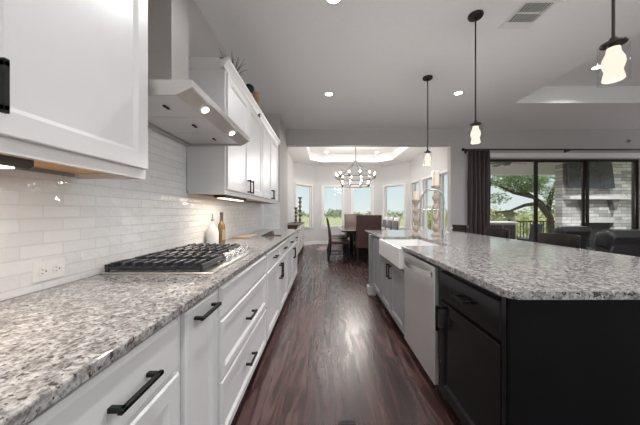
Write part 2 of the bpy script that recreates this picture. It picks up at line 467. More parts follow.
# dining ceiling with an eight-sided tray
DX0, DX1, DY0, DY1, CH, DZ, DT = -.47, 2.32, 6.35, 9.29, .42, 3.0, 3.27
octo = [(DX0+CH, DY0), (DX1-CH, DY0), (DX1, DY0+CH), (DX1, DY1-CH), (DX1-CH, DY1), (DX0+CH, DY1), (DX0, DY1-CH), (DX0, DY0+CH)]
ox0, ox1, oy0, oy1 = -1.2, 3.1, 5.75, 10.15
outer = [(DX0+CH, oy0), (DX1-CH, oy0), (ox1, DY0+CH), (ox1, DY1-CH), (DX1-CH, oy1), (DX0+CH, oy1), (ox0, DY1-CH), (ox0, DY0+CH)]
corner = {1: (ox1, oy0), 3: (ox1, oy1), 5: (ox0, oy1), 7: (ox0, oy0)}
mb = MB(); bm = mb.bm
for i in range(8):
    j = (i+1) % 8
    poly = [outer[i]] + ([corner[i]] if i in corner else []) + [outer[j], octo[j], octo[i]]
    mb.prism(poly, DZ, DZ+.02)
for i in range(8):
    j = (i+1) % 8
    a, b = octo[i], octo[j]
    c_ = Vector(((DX0+DX1)/2, (DY0+DY1)/2))
    a2 = tuple(Vector(a)+(Vector(a)-c_).normalized()*.03); b2 = tuple(Vector(b)+(Vector(b)-c_).normalized()*.03)
    mb.prism([a, b, b2, a2], DZ+.02, DT)
mb.prism(octo, DT, DT+.03)
struct('ceiling_dining', mb, M['ceiling'], 'white octagonal tray ceiling of the dining bay')

# tile
struct('backsplash', MB().box(WX, WX+.009, -.6, 4.72, .914, 1.362).box(WX, WX+.009, 1.147, 2.058, 1.362, 1.86), M['tile'], 'glossy white subway tile backsplash on the left wall')
struct('backsplash_return', B(WX+.009, -.80, 4.711, 4.72, .914, 1.40), M['tile_side'], 'glossy white subway tile on the pier at the counter end')

# sliding door
d = sroot('door_1', (5.115, YB, 0), 'dark framed three panel sliding patio door')
SX0, SX1, SZ = 3.48, 6.75, 2.353
MB().box(SX0, SX0+.03, YB+.02, YB+.13, 0, SZ).box(SX1-.03, SX1, YB+.02, YB+.13, 0, SZ).box(SX0+.03, SX1-.03, YB+.02, YB+.13, SZ-.02, SZ).box(SX0+.03, SX1-.03, YB+.02, YB+.13, 0, .03).build('door_frame', M['bronze'], d)
pw = (SX1-SX0-.06)/3
for k in range(3):
    a = SX0+.03+k*pw; y = YB+.03+(k % 2)*.04
    b = a+pw
    f = MB().box(a, a+.05, y, y+.035, .03, SZ-.02).box(b-.05, b, y, y+.035, .03, SZ-.02).box(a+.05, b-.05, y, y+.035, .03, .11).box(a+.05, b-.05, y, y+.035, SZ-.055, SZ-.02).build('door_panel', M['bronze'], d)
    B(a+.05, b-.05, y+.014, y+.02, .11, SZ-.055).build('door_pane', M['doorglass'], f)
struct('trim_1', B(3.40, 6.9, YB-.06, YB, 2.375, 2.475, bev=.012), M['trim'], 'pale head rail above the sliding door')

# ------------------------------------------------------------------ shared fittings
def pull(parent, x, y, z, length, along, sign, name='handle', out=.032, r=.006):
    """square black bar pull; x is the front's face, sign the way it sticks out"""
    m = MB(); h = length/2
    xo = x + sign*out
    lo, hi = sorted((x, xo + sign*r)); bl, bh = sorted((xo - sign*r, xo + sign*r))
    if along == 'Y':
        m.box(bl, bh, y-h, y+h, z-r, z+r, bev=.0015, seg=1)
        for s in (-1, 1): m.box(lo, hi, y+s*(h-.012)-.007, y+s*(h-.012)+.007, z-r, z+r, bev=.0015, seg=1)
    else:
        m.box(bl, bh, y-r, y+r, z-h, z+h, bev=.0015, seg=1)
        for s in (-1, 1): m.box(lo, hi, y-r, y+r, z+s*(h-.012)-.007, z+s*(h-.012)+.007, bev=.0015, seg=1)
    return m.build(name, M['blackmetal'], parent)

# ------------------------------------------------------------------ left run: base cabinets
FX = -.475
def base_cab(y0, y1, label, rows):
    """rows: list of (kind, z0, z1, [(ya, yb, handle or None)])"""
    t = thing('base_cabinet', label, 'cabinet', ((WX+FX)/2, (y0+y1)/2, 0), 'white base cabinets along the left wall')
    B(WX+.002, FX-.021, y0+.0005, y1-.0005, .10, .883).build('cabinet_body', M['cab'], t)
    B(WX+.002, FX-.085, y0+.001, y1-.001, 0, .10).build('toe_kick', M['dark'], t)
    for kind, z0, z1, items in rows:
        for ya, yb, h in items:
            nm = 'door' if kind == 'door' else 'drawer'
            fr = {'door': .058, 'slab': 0, 'drawer': .040}[kind]
            p = MB().panel(FX, ya, yb, z0, z1, 1, frame=fr, edge=.012 if kind == 'slab' else .006)
            p = p.build(nm, M['cab'], t)
            if h:
                along, hy, hz, ln = h
                pull(p, FX, hy, hz, ln, along, 1)
    return t
g = .018
def std(y0, y1, label, handle_side):
    m = (y0+y1)/2
    hy = y1-.045 if handle_side > 0 else y0+.045
    base_cab(y0, y1, label, [('slab', .718, .862, [(y0+g, y1-g, ('Y', m, .79, .128))]),
                             ('door', .125, .70, [(y0+g, y1-g, ('Z', hy, .585, .16))])])
base_cab(-.30, .395, 'white base cabinet nearest the camera under the left counter', [('slab', .70, .862, [(-.285, .378, ('Y', .05, .778, .16))]), ('door', .125, .685, [(-.285, .378, None)])])
base_cab(.397, .885, 'white base cabinet with one wide drawer over a door, left of the narrow pull-out', [('slab', .70, .862, [(.415, .864, ('Y', .642, .775, .15))]), ('door', .125, .685, [(.415, .864, None)])])
base_cab(.887, 1.193, 'narrow white pull-out cabinet with one tall front and a horizontal black pull', [('door', .125, .862, [(.905, 1.175, ('Y', 1.035, .822, .17))])])
base_cab(1.195, 2.19, 'wide white three-drawer cabinet under the gas cooktop', [('slab', .718, .862, [(1.22, 2.165, None)]), ('drawer', .430, .703, [(1.22, 2.165, ('Y', 1.66, .565, .15))]), ('drawer', .125, .415, [(1.22, 2.165, ('Y', 1.66, .285, .15))])])
std(2.192, 2.818, 'white base cabinet just beyond the three-drawer cabinet', 1)
std(2.820, 3.438, 'second white base cabinet beyond the three-drawer cabinet', -1)
std(3.440, 4.058, 'third white base cabinet beyond the three-drawer cabinet', 1)
std(4.060, 4.710, 'white base cabinet at the far end of the left counter', -1)

ct = MB().prism([(WX+.010, -.6), (-.455, -.6), (-.455, 4.708), (WX+.010, 4.708)], .884, .914, bev=.005)
tag(ct.build('countertop', M['granite']), 'long speckled granite countertop on the white base cabinets at left', 'countertop')

# ------------------------------------------------------------------ gas cooktop
t = thing('gas_cooktop', 'stainless gas cooktop with black grates set in the left counter', 'cooktop', (-.8, 1.68, .914))
CX0, CX1, CY0, CY1 = -1.072, -.530, 1.25, 2.10
B(CX0, CX1, CY0, CY1, .914, .924, bev=.004).build('cooktop_tray', M['steel'], t)
gz0, gz1 = .945, .962
gw = (CY1-CY0-.03)/3
for k in range(3):
    a = CY0+.012+k*(gw+.003); b = a+gw-.006
    m = MB(); x0, x1 = CX0+.012, (CX1-.055 if k == 0 else CX1-.135)
    for (p, q) in ((x0, x0+.016), (x1-.016, x1)): m.box(p, q, a, b, gz0-.010, gz1-.003, bev=.003, seg=1)
    for (p, q) in ((a, a+.016), (b-.016, b)): m.box(x0+.016, x1-.016, p, q, gz0-.012, gz0+.002, bev=.003, seg=1)
    cy = (a+b)/2
    nf = 9 if k == 0 else 7
    for i in range(nf):
        x = x0+.035+(x1-x0-.07)*i/(nf-1)
        m.box(x-.009, x+.009, a+.002, a+.10, gz0-.004, gz1+.006, bev=.003, seg=1)
        m.box(x-.009, x+.009, b-.10, b-.002, gz0-.004, gz1+.006, bev=.003, seg=1)
    m.box(x0+.016, x1-.016, cy-.007, cy+.007, gz0, gz1, bev=.002, seg=1)
    for x in (x0+.008, x1-.008):
        for y in (a+.01, b-.01): m.box(x-.008, x+.008, y-.008, y+.008, .924, gz0, bev=.002, seg=1)
    m.build('grate', M['iron'], t)
    for x in ((x0+.13, x1-.12) if k != 1 else ((x0+x1)/2,)):
        r = .042 if k != 1 else .056
        bz = MB().lathe([(0, .924), (r*1.15, .924), (r*1.15, .931), (r, .934), (r, .940), (r*.9, .944), (0, .945)], (x, cy, 0), 20)
        bz.build('burner', M['iron'], t, smooth=True)
for i in range(5):
    y = 1.60+i*.095
    MB().lathe([(0, 0), (.030, 0), (.030, .007), (.025, .009), (.0235, .036), (.021, .040), (0, .040)], (-.592, y, .924), 20).build('knob', M['chrome'], t, smooth=True)

# ------------------------------------------------------------------ range hood
t = thing('range_hood', 'stainless chimney range hood over the cooktop', 'range hood', (-.84, 1.605, 1.73))
HY0, HY1 = 1.157, 2.053
hx = -.583; zb, zt = 1.742, 1.793
m = MB()
m.prism([(WX+.012, zb-.012), (-.655, zb-.012), (hx, zb+.022), (hx, zt), (WX+.012, zt)], HY0, HY0+.012, 'Y')
m.prism([(WX+.012, zb-.012), (-.655, zb-.012), (hx, zb+.022), (hx, zt), (WX+.012, zt)], HY1-.012, HY1, 'Y')
m.box(hx-.012, hx, HY0+.012, HY1-.012, zb+.022, zt); m.box(WX+.012, hx, HY0, HY1, zt, zt+.004)
m.box(WX+.012, WX+.05, HY0+.012, HY1-.012, zb-.012, zt)
m.prism([(-.655, zb-.012), (hx-.012, zb+.021), (hx-.012, zb+.030), (-.655, zb-.002)], HY0+.012, HY1-.012, 'Y')
m.build('canopy', M['hoodsteel'], t)
m = MB(); fw = (HY1-HY0-.03)/3
for k in range(3): m.box(WX+.052, -.657, HY0+.014+k*fw+.002, HY0+.014+(k+1)*fw-.002, zb+.0, zb+.010, bev=.003, seg=1)
m.build('grease_filter', M['filter'], t)
for k in range(3):
    y = HY0+.014+(k+.5)*fw
    MB().box(-.80, -.785, y-.022, y+.022, zb-.008, zb, bev=.002, seg=1).build('filter_latch', M['blackmetal'], t)
tilt = math.atan2(.033, .060)
for y in (1.375, 1.775):
    c = Vector((-.622, y, zb+.0025)); nrm = Vector((math.sin(tilt), 0, -math.cos(tilt)))
    MB().cyl(c, c+nrm*.003, .020, .019, 20).build('hood_light', M['hoodglow'], t)
    L = bpy.data.lights.new('hood_lamp', 'SPOT'); L.energy = 5; L.spot_size = 1.9; L.spot_blend = .6; L.shadow_soft_size = .02; L.color = (1, .93, .84)
    lo = bpy.data.objects.new('hood_lamp', L); COL.objects.link(lo); lo.location = c+nrm*.012; 
B(WX+.012, -.88, 1.512, 1.702, zt+.004, 2.45).build('chimney', M['hoodsteel'], t)
B(WX+.014, -.886, 1.518, 1.696, 2.45, CEIL-.002).build('chimney_extension', M['hoodsteel'], t)

# ------------------------------------------------------------------ upper cabinets
UX = -.76
def upper(y0, y1, label, doors, crown, loc_z=1.355, top=2.34, ends=(False, False), hz=None, hl=.135):
    t = thing('upper_cabinet', label, 'cabinet', ((WX+UX)/2, (y0+y1)/2, loc_z), 'white upper cabinets on the left wall')
    zb0 = loc_z
    m = MB()
    m.box(WX+.010, WX+.022, y0, y1, zb0+.03, top)                         # back
    m.box(WX+.022, UX-.02, y0, y0+.016, zb0, top); m.box(WX+.022, UX-.02, y1-.016, y1, zb0, top)
    m.box(WX+.022, UX-.02, y0+.016, y1-.016, top-.016, top)
    m.box(UX-.04, UX-.02, y0+.016, y1-.016, zb0, zb0+.055)               # bottom rail
    m.box(UX-.04, UX-.02, y0+.016, y1-.016, top-.08, top-.016)
    m.box(UX-.04, UX-.02, y0+.016, y0+.05, zb0+.055, top-.08); m.box(UX-.04, UX-.02, y1-.05, y1-.016, zb0+.055, top-.08)
    m.build('cabinet_body', M['cab'], t)
    B(WX+.022, UX-.04, y0+.016, y1-.016, zb0+.022, zb0+.034).build('bottom_panel', M['rawwood'], t)
    for ya, yb, hy in doors:
        p = MB().panel(UX, ya, yb, zb0+.040, top-.02, 1, frame=.060).build('door', M['cab'], t)
        if hy: pull(p, UX, hy, hz or zb0+.115, hl, 'Z', 1)
    if crown:
        prof = [(0, 0), (.010, 0), (.014, .012), (.026, .030), (.040, .046), (.046, .056), (.046, .070), (0, .070)]
        cm = MB(); xf = UX-.02
        ya = y0-(.046 if ends[0] else 0); yb = y1+(.046 if ends[1] else 0)
        cm.prism([(xf-.02+u if u == 0 else xf+u, top-.004+v) for u, v in prof], ya, yb, 'Y')
        if ends[0]: cm.prism([((y0+.02) if u == 0 else y0-u, top-.004+v) for u, v in prof], WX+.012, xf+.002, 'X')
        if ends[1]: cm.prism([((y1-.02) if u == 0 else y1+u, top-.004+v) for u, v in prof], WX+.012, xf+.002, 'X')
        cm.build('crown_moulding', M['cab'], t)
    return t
upper(-.55, .544, 'white upper cabinet at the left edge, nearest the camera', [(-.54, -.01, None), (.002, .533, None)], True)
upper(.546, 1.146, 'white upper cabinet between the camera and the range hood, one tall door', [(.556, 1.134, .5975)], True, ends=(False, True), hz=1.499, hl=.125)
upper(2.06, 3.258, 'white double-door upper cabinet just past the range hood', [(2.078, 2.652, 2.605), (2.660, 3.246, 2.707)], True, ends=(True, False))
upper(3.260, 4.38, 'white double-door upper cabinet at the far end of the left wall', [(3.272, 3.816, 3.770), (3.824, 4.362, 3.870)], True, ends=(False, True))
def ucl(y0, y1, label):
    t = thing('undercabinet_light', label, 'light', (-.84, (y0+y1)/2, 1.345), 'undercabinet lights')
    m = MB().prism([(-.90, 1.3545), (-.806, 1.3545), (-.806, 1.338), (-.82, 1.331), (-.886, 1.331), (-.90, 1.338)], y0, y1, 'Y'); m.build('housing', M['bronze'], t)
    B(-.882, -.824, y0+.03, y1-.03, 1.3265, 1.331).build('diffuser', M['ucl'], t)
    L = bpy.data.lights.new('undercabinet_lamp', 'AREA'); L.shape = 'RECTANGLE'; L.size = .05; L.size_y = y1-y0-.08; L.energy = 2.2; L.color = (1, .84, .66)
    lo = bpy.data.objects.new('undercabinet_lamp', L); COL.objects.link(lo); lo.location = (-.853, (y0+y1)/2, 1.3255)
ucl(.18, .728, 'dark undercabinet light strip under the nearest upper cabinets')
ucl(2.14, 2.72, 'dark undercabinet light strip under the cabinet past the hood')

# decor on top of the far uppers
cz = 2.341
def grass(loc, label):
    t = thing('potted_plant', label, 'plant', loc)
    x, y, z = loc
    MB().lathe([(0, 0), (.035, 0), (.05, .06), (.046, .09), (.040, .085), (0, .08)], loc, 18).build('pot', M['tan'], t, smooth=True)
    m = MB()
    for k in range(22):
        a = random.uniform(0, 2*PI); L = random.uniform(.14, .25); s = random.uniform(.25, .9)
        pts = [(x+math.cos(a)*L*s*u, y+math.sin(a)*L*s*u*1.2, z+.08+L*(u-.35*s*u*u)) for u in (0, .35, .7, 1.0)]
        m.tube(pts, [.0045, .0045, .0035, .001], 4)
    m.build('leaves', M['plantblade'], t)
grass((-.82, 2.36, cz), 'spiky grass plant on top of the upper cabinets past the hood')
t = thing('figurine', 'dark round-topped ornament on top of the upper cabinets beside the plant', 'ornament', (-.80, 2.80, cz))
MB().lathe([(0, 0), (.035, 0), (.042, .05), (.03, .11), (.035, .14)], (-.80, 2.80, cz), 18).build('body', M['tan'], t, smooth=True)
MB().ball((-.80, 2.80, cz+.185), .056, 18).build('head', M['blackmetal'], t, smooth=True)
t = thing('pitcher', 'tan pitcher with a black base on top of the far upper cabinets', 'pitcher', (-.80, 3.08, cz))
MB().lathe([(0, 0), (.05, 0), (.055, .05), (.045, .10)], (-.80, 3.08, cz), 18).build('base', M['blackmetal'], t, smooth=True)
MB().lathe([(.045, .10), (.052, .15), (.05, .20), (.035, .25), (.042, .275), (.036, .273), (0, .24)], (-.80, 3.08, cz), 18).build('body', M['tan'], t, smooth=True)
MB().tube([(-.80, 3.12, cz+.26), (-.80, 3.17, cz+.24), (-.80, 3.18, cz+.19), (-.80, 3.13, cz+.15)], .007, 8).build('handle', M['tan'], t, smooth=True)
tag(MB().lathe([(0, 0), (.03, 0), (.04, .04), (.03, .10), (.018, .14), (.024, .16), (0, .155)], (-.80, 3.36, cz), 18).build('vase', M['blackmetal'], smooth=True), 'small black vase on top of the far upper cabinets, farthest ornament', 'vase')

# outlet
t = thing('wall_outlet', 'white double outlet on the tiled backsplash at left', 'outlet', (WX+.009, 1.03, .945))
ox = WX+.009
B(ox, ox+.006, .970, 1.088, .947, 1.022, bev=.002).build('cover_plate', M['plastic'], t)
for y in (1.003, 1.055):
    rc = MB().prism(arc(y, .9845, .0185, 0, 360, 23)[:-1], ox+.006, ox+.0085, 'X').build('receptacle', M['plastic'], t)
    MB().box(ox+.0085, ox+.009, y-.008, y-.002, .990, .9925).box(ox+.0085, ox+.009, y-.008, y-.002, .976, .9785).box(ox+.0085, ox+.009, y+.005, y+.010, .982, .987).build('slot', M['dark'], rc)

# bottles
t = thing('oil_bottle', 'frosted white oil bottle with a pour spout behind the cooktop', 'bottle', (-1.02, 2.40, .914))
MB().lathe([(0, 0), (.050, 0), (.053, .01), (.053, .105), (.048, .135), (.030, .165), (.016, .182), (.0135, .20), (.0135, .218), (0, .218)], (-1.02, 2.40, .914), 24).build('body', M['whitebottle'], t, smooth=True)
MB().lathe([(.012, .218), (.014, .23), (.007, .24), (.005, .275), (.004, .285), (0, .285)], (-1.02, 2.40, .914), 14).build('pour_spout', M['cork'], t, smooth=True)
t = thing('wine_bottle', 'amber wine bottle with a dark neck behind the cooktop', 'bottle', (-.985, 2.52, .914))
bp = (-.985, 2.52, .914)
MB().lathe([(0, 0), (.032, 0), (.0345, .006), (.0345, .155), (.031, .18), (.018, .205), (.0145, .215), (.0145, .22)], bp, 24).build('body', M['winebottle'], t, smooth=True)
MB().lathe([(.0155, .214), (.0155, .285), (.0165, .287), (.0165, .298), (0, .298)], bp, 18).build('capsule', M['winefoil'], t, smooth=True)
lm = MB()
n_ = 12
ring = [(-.75+1.5*i/n_) for i in range(n_+1)]
va = [lm.bm.verts.new((bp[0]+.0352*math.cos(a-.3), bp[1]+.0352*math.sin(a-.3), bp[2]+.035)) for a in ring]
vb = [lm.bm.verts.new((bp[0]+.0352*math.cos(a-.3), bp[1]+.0352*math.sin(a-.3), bp[2]+.135)) for a in ring]
for i in range(n_): lm.bm.faces.new([va[i], va[i+1], vb[i+1], vb[i]])
lm.build('label_sheet', M['winelabel'], t)
# small dark easel and cutting board
t = thing('tablet_stand', 'small dark wedge-shaped stand on the far left counter', 'stand', (-.70, 3.35, .914))
MB().prism([(-.80, .9145), (-.64, .9145), (-.66, .975), (-.672, .975)], 3.30, 3.42, 'Y', bev=.004).build('wedge', M['paper'], t)
B(-.64, -.55, 3.31, 3.41, .9145, .922, bev=.003).build('tray_lip', M['paper'], t)
tag(MB().box(-1.06, -.86, 3.05, 3.40, .914, .934, bev=.006).build('cutting_board', M['board']), 'light wood cutting board lying on the far left counter', 'cutting board')

# ------------------------------------------------------------------ kitchen island
IX = .709
t = thing('island_cabinet', 'black island cabinet with a drawer over a door, nearest the camera', 'cabinet', (1.2, 1.31, 0), 'black island cabinets')
m = MB().box(IX+.021, 1.78, 1.02, 1.668, .10, .883); m.build('cabinet_body', M['black'], t)
B(IX+.004, 1.80, 1.0, 1.019, 0, .883).build('end_panel', M['blackend'], t)
B(IX, IX+.021, 1.0+.0195, 1.045, 0, .883).build('corner_stile', M['black'], t)
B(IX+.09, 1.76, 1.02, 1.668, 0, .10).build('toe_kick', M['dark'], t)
p = MB().panel(IX, 1.055, 1.612, .690, .853, -1, frame=0, edge=.006).build('drawer', M['black'], t); pull(p, IX, 1.33, .772, .135, 'Y', -1)
p = MB().panel(IX, 1.055, 1.612, .125, .674, -1, frame=.058).build('door', M['black'], t); pull(p, IX, 1.575, .575, .15, 'Z', -1)
# dishwasher
t = thing('dishwasher', 'stainless dishwasher with a bowed bar handle in the island', 'dishwasher', (1.0, 1.985, 0))
DW0, DW1 = 1.675, 2.303
B(IX+.03, 1.30, DW0+.005, DW1-.005, .10, .862).build('tub', M['dark'], t)
B(IX-.004, IX+.03, DW0, DW1, .105, .862, bev=.005).build('door', M['dwsteel'], t)
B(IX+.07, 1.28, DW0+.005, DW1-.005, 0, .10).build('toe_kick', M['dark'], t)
m = MB(); N = 16; pr = None
for i in range(N+1):
    u = i/N; y = DW0+.03+(DW1-DW0-.06)*u; o = IX-.014-.046*math.sin(PI*u)**.7
    ring = [m.bm.verts.new(c) for c in ((o, y, .786), (o, y, .824), (o+.009, y, .824), (o+.009, y, .786))]
    if pr:
        for j in range(4): m.bm.faces.new([pr[j], pr[(j+1)%4], ring[(j+1)%4], ring[j]])
    else: m.bm.faces.new(ring)
    pr = ring
m.bm.faces.new(pr)
for y in (DW0+.035, DW1-.035): m.box(IX-.016, IX-.003, y-.012, y+.012, .79, .82)
m.build('handle', M['chrome'], t)
# sink base
t = thing('island_cabinet', 'black two-door island cabinet, its sheen painted in grey, under the white farmhouse sink', 'cabinet', (1.2, 2.78, 0), 'black island cabinets')
B(IX+.021, 1.78, 2.308, 3.27, .10, .690).build('cabinet_body', M['black'], t)
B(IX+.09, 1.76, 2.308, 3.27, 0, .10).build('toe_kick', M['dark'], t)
MB().box(1.22, 1.78, 2.308, 3.27, .690, .883).build('back_panel', M['black'], t)
for ya, yb, hy in ((2.325, 2.785, 2.745), (2.795, 3.255, 2.835)):
    p = MB().panel(IX, ya, yb, .125, .675, -1, frame=.058).build('door', M['islandsheen'], t); pull(p, IX, hy, .585, .15, 'Z', -1)
# end unit
t = thing('island_cabinet', 'black panelled island end, its sheen painted in grey, with a grey square corner post', 'cabinet', (1.2, 3.6, 0), 'black island cabinets')
B(IX+.021, 1.78, 3.275, 3.95, .10, .883).build('cabinet_body', M['black'], t)
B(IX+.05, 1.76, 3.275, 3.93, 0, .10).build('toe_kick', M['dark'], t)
MB().panel(IX, 3.285, 3.82, .125, .862, -1, frame=.058).build('side_panel', M['islandsheen'], t)
B(.668, .742, 3.84, 3.925, .13, .883, bev=.004).build('corner_post', M['post'], t)
B(.645, .765, 3.815, 3.945, 0, .13, bev=.006).build('post_plinth', M['plinth'], t)
# granite top with the sink notch
SK0, SK1, SKX = 2.335, 3.205, 1.165
poly = arc(.691+.035, .977+.035, .035, 180, 270, 6) + [(2.10, .977), (2.10, 4.45), (.691, 4.45), (.691, SK1), (SKX, SK1), (SKX, SK0), (.691, SK0)]
m = MB().prism(poly, .884, .914, bev=.005)
tag(m.build('countertop', M['granite']), 'speckled granite island countertop around the white sink', 'countertop')
# farmhouse sink
t = thing('farmhouse_sink', 'white fireclay apron sink set in the island', 'sink', (.92, 2.77, .70))
A0, A1 = 2.318, 3.222
m = MB()
m.box(.672, .712, SK0+.001, SK1-.001, .705, .892, bev=.008)
m.box(.700, 1.19, SK0-.012, SK0+.024, .695, .882); m.box(.700, 1.19, SK1-.024, SK1+.012, .695, .882)
m.box(1.15, 1.19, SK0+.024, SK1-.024, .695, .882); m.box(.700, 1.19, SK0-.012, SK1+.012, .693, .710)
m.build('basin', M['ceramic'], t)
MB().lathe([(0, .712), (.045, .712), (.045, .7105), (0, .7105)], (.94, 2.77, 0), 20).build('drain', M['chrome'], t)
# faucet
t = thing('kitchen_faucet', 'brushed nickel spring arch faucet behind the island sink', 'faucet', (1.30, 2.84, .914))
fx, fy = 1.30, 2.84
MB().lathe([(0, 0), (.030, 0), (.030, .012), (.024, .018), (.021, .10), (.017, .11), (.014, .12), (.014, .34), (0, .34)], (fx, fy, .914), 20).build('body', M['nickel'], t, smooth=True)
pts = [(fx, fy, 1.25)] + [(fx-.125+.125*math.cos(a), fy, 1.335+.125*math.sin(a)) for a in [PI*i/16 for i in range(17)]] + [(fx-.25, fy, 1.20)]
MB().tube(pts, .0095, 10).build('hose', M['nickel'], t, smooth=True)
m = MB(); path = []
# spring coil along the arch
def along(u):
    seg = u*(len(pts)-1); i = min(int(seg), len(pts)-2); f = seg-i
    return Vector(pts[i]).lerp(Vector(pts[i+1]), f), (Vector(pts[i+1])-Vector(pts[i])).normalized()
turns = 60
for i in range(turns*8+1):
    u = i/(turns*8); p, d_ = along(u); n1 = Vector((0, 1, 0)); n2 = d_.cross(n1)
    a = 2*PI*i/8; path.append(p + (n1*math.cos(a)+n2*math.sin(a))*.0100)
MB().tube(path, .0020, 5).build('spring', M['nickel'], t, smooth=True)
MB().cyl((fx-.25, fy, 1.21), (fx-.25, fy, 1.12), .016, .019, 16).cyl((fx-.25, fy, 1.12), (fx-.25, fy, 1.06), .019, .023, 16).build('spray_head', M['nickel'], t, smooth=True)
MB().cyl((fx, fy, 1.243), (fx-.23, fy, 1.243), .006, n=10).lathe([(.018, 1.232), (.023, 1.235), (.023, 1.251), (.018, 1.254)], (fx-.25, fy, 0), 16).build('docking_arm', M['nickel'], t, smooth=True)
MB().cyl((fx+.015, fy, .99), (fx+.06, fy, .995), .012, n=12).cyl((fx+.055, fy, .995), (fx+.085, fy-.02, 1.05), .006, n=10).build('lever', M['nickel'], t, smooth=True)

# pillar candle holders
def pillar(x, y, z, h, label, grp, ch, cr, mat, cat='candle holder', r=.05, candle=True):
    t = thing('candle_holder', label, cat, (x, y, z), grp)
    pr = [(0, 0), (r*1.25, 0), (r*1.25, .018), (r*.9, .03), (r*.55, .05)]
    n = max(2, int(h/.15)); z0 = .05; dz = (h-.05-.07)/n
    for k in range(n):
        b = z0+k*dz
        pr += [(r*.42, b), (r*.78, b+dz*.18), (r*.95, b+dz*.38), (r*.72, b+dz*.62), (r*.40, b+dz*.82), (r*.58, b+dz*.90)]
    pr += [(r*.45, h-.07), (r*.9, h-.035), (r*1.2, h-.015), (r*1.2, h), (0, h)]
    MB().lathe(pr, (x, y, z), 20).build('turned_stand', mat, t, smooth=True)
    if candle:
        MB().lathe([(0, h), (cr, h), (cr, h+ch-.006), (cr-.006, h+ch), (0, h+ch-.004)], (x, y, z), 20).build('candle', M['wax'], t, smooth=True)
        MB().cyl((x, y, z+h+ch-.005), (x, y, z+h+ch+.012), .0018, n=6).build('wick', M['dark'], t)
    return t
pillar(1.165, 3.32, .914, .455, 'shorter turned wood pillar candle holder with ivory candle behind the sink', 'pillar candle holders on the island', .105, .037, M['palewood'], r=.044)
pillar(1.415, 3.32, .914, .635, 'taller turned wood pillar candle holder with ivory candle behind the sink', 'pillar candle holders on the island', .185, .042, M['palewood'], r=.046)

# ------------------------------------------------------------------ ceiling fixtures
def lamp_area(name, loc, size, energy, col=(.985, .985, 1.0)):
    L = bpy.data.lights.new(name, 'AREA'); L.shape = 'DISK'; L.size = size; L.energy = energy; L.spread = math.radians(140); L.color = col
    o = bpy.data.objects.new(name, L); COL.objects.link(o); o.location = loc; return o
can0 = None
def can(x, y, z, energy, label, grp):
    global can0
    if can0 is None:
        can0 = thing('downlight', label, 'ceiling light', (x, y, z), grp)
        MB().lathe([(.056, -.001), (.080, -.001), (.082, -.006), (.072, -.010), (.056, -.006)], (x, y, z), 28).build('trim_ring', M['trim'], can0, smooth=True)
        MB().lathe([(0, -.004), (.056, -.004), (.056, -.002), (0, -.002)], (x, y, z), 28).build('lens', M['can'], can0)
    else: dup(can0, (x, y, z), 0, label, grp)
    lamp_area('downlight_lamp', (x, y, z-.014), .11, energy)
KG, DG, LG = 'kitchen downlights', 'dining room downlights', 'living room downlights'
can(.075, 3.93, CEIL, K_CAN, 'round downlight in the kitchen ceiling over the middle of the aisle', KG)
can(2.0, 3.90, CEIL, K_CAN, 'round downlight in the ceiling between the two farther pendants and the tray', KG)
can(.08, 2.17, CEIL, K_CAN, 'round downlight cut by the top edge of the picture above the aisle', KG)
can(2.0, 2.13, CEIL, K_CAN, 'round downlight beside the ceiling vent at the top edge', KG)
for x in (.08, 2.0):
    for y in (.42, -1.3): can(x, y, CEIL, K_CAN, 'round downlight in the kitchen ceiling behind the camera', KG)
for x, y, l in ((3.87, 3.71, 'round downlight in the tray ceiling behind the nearest pendant'), (6.6, 3.71, 'round downlight in the far right of the living room tray'), (3.87, 1.3, 'round downlight in the near left of the living room tray'), (6.6, 1.3, 'round downlight in the near right of the living room tray')):
    can(x, y, TZ, K_CAN, l, LG)
for x, y, l in ((.09, 8.95, 'far left downlight in the dining tray ceiling'), (1.79, 8.95, 'far right downlight in the dining tray ceiling'), (.09, 6.75, 'near left downlight in the dining tray ceiling'), (1.79, 6.75, 'near right downlight in the dining tray ceiling')):
    can(x, y, DT, K_DIN, l, DG)

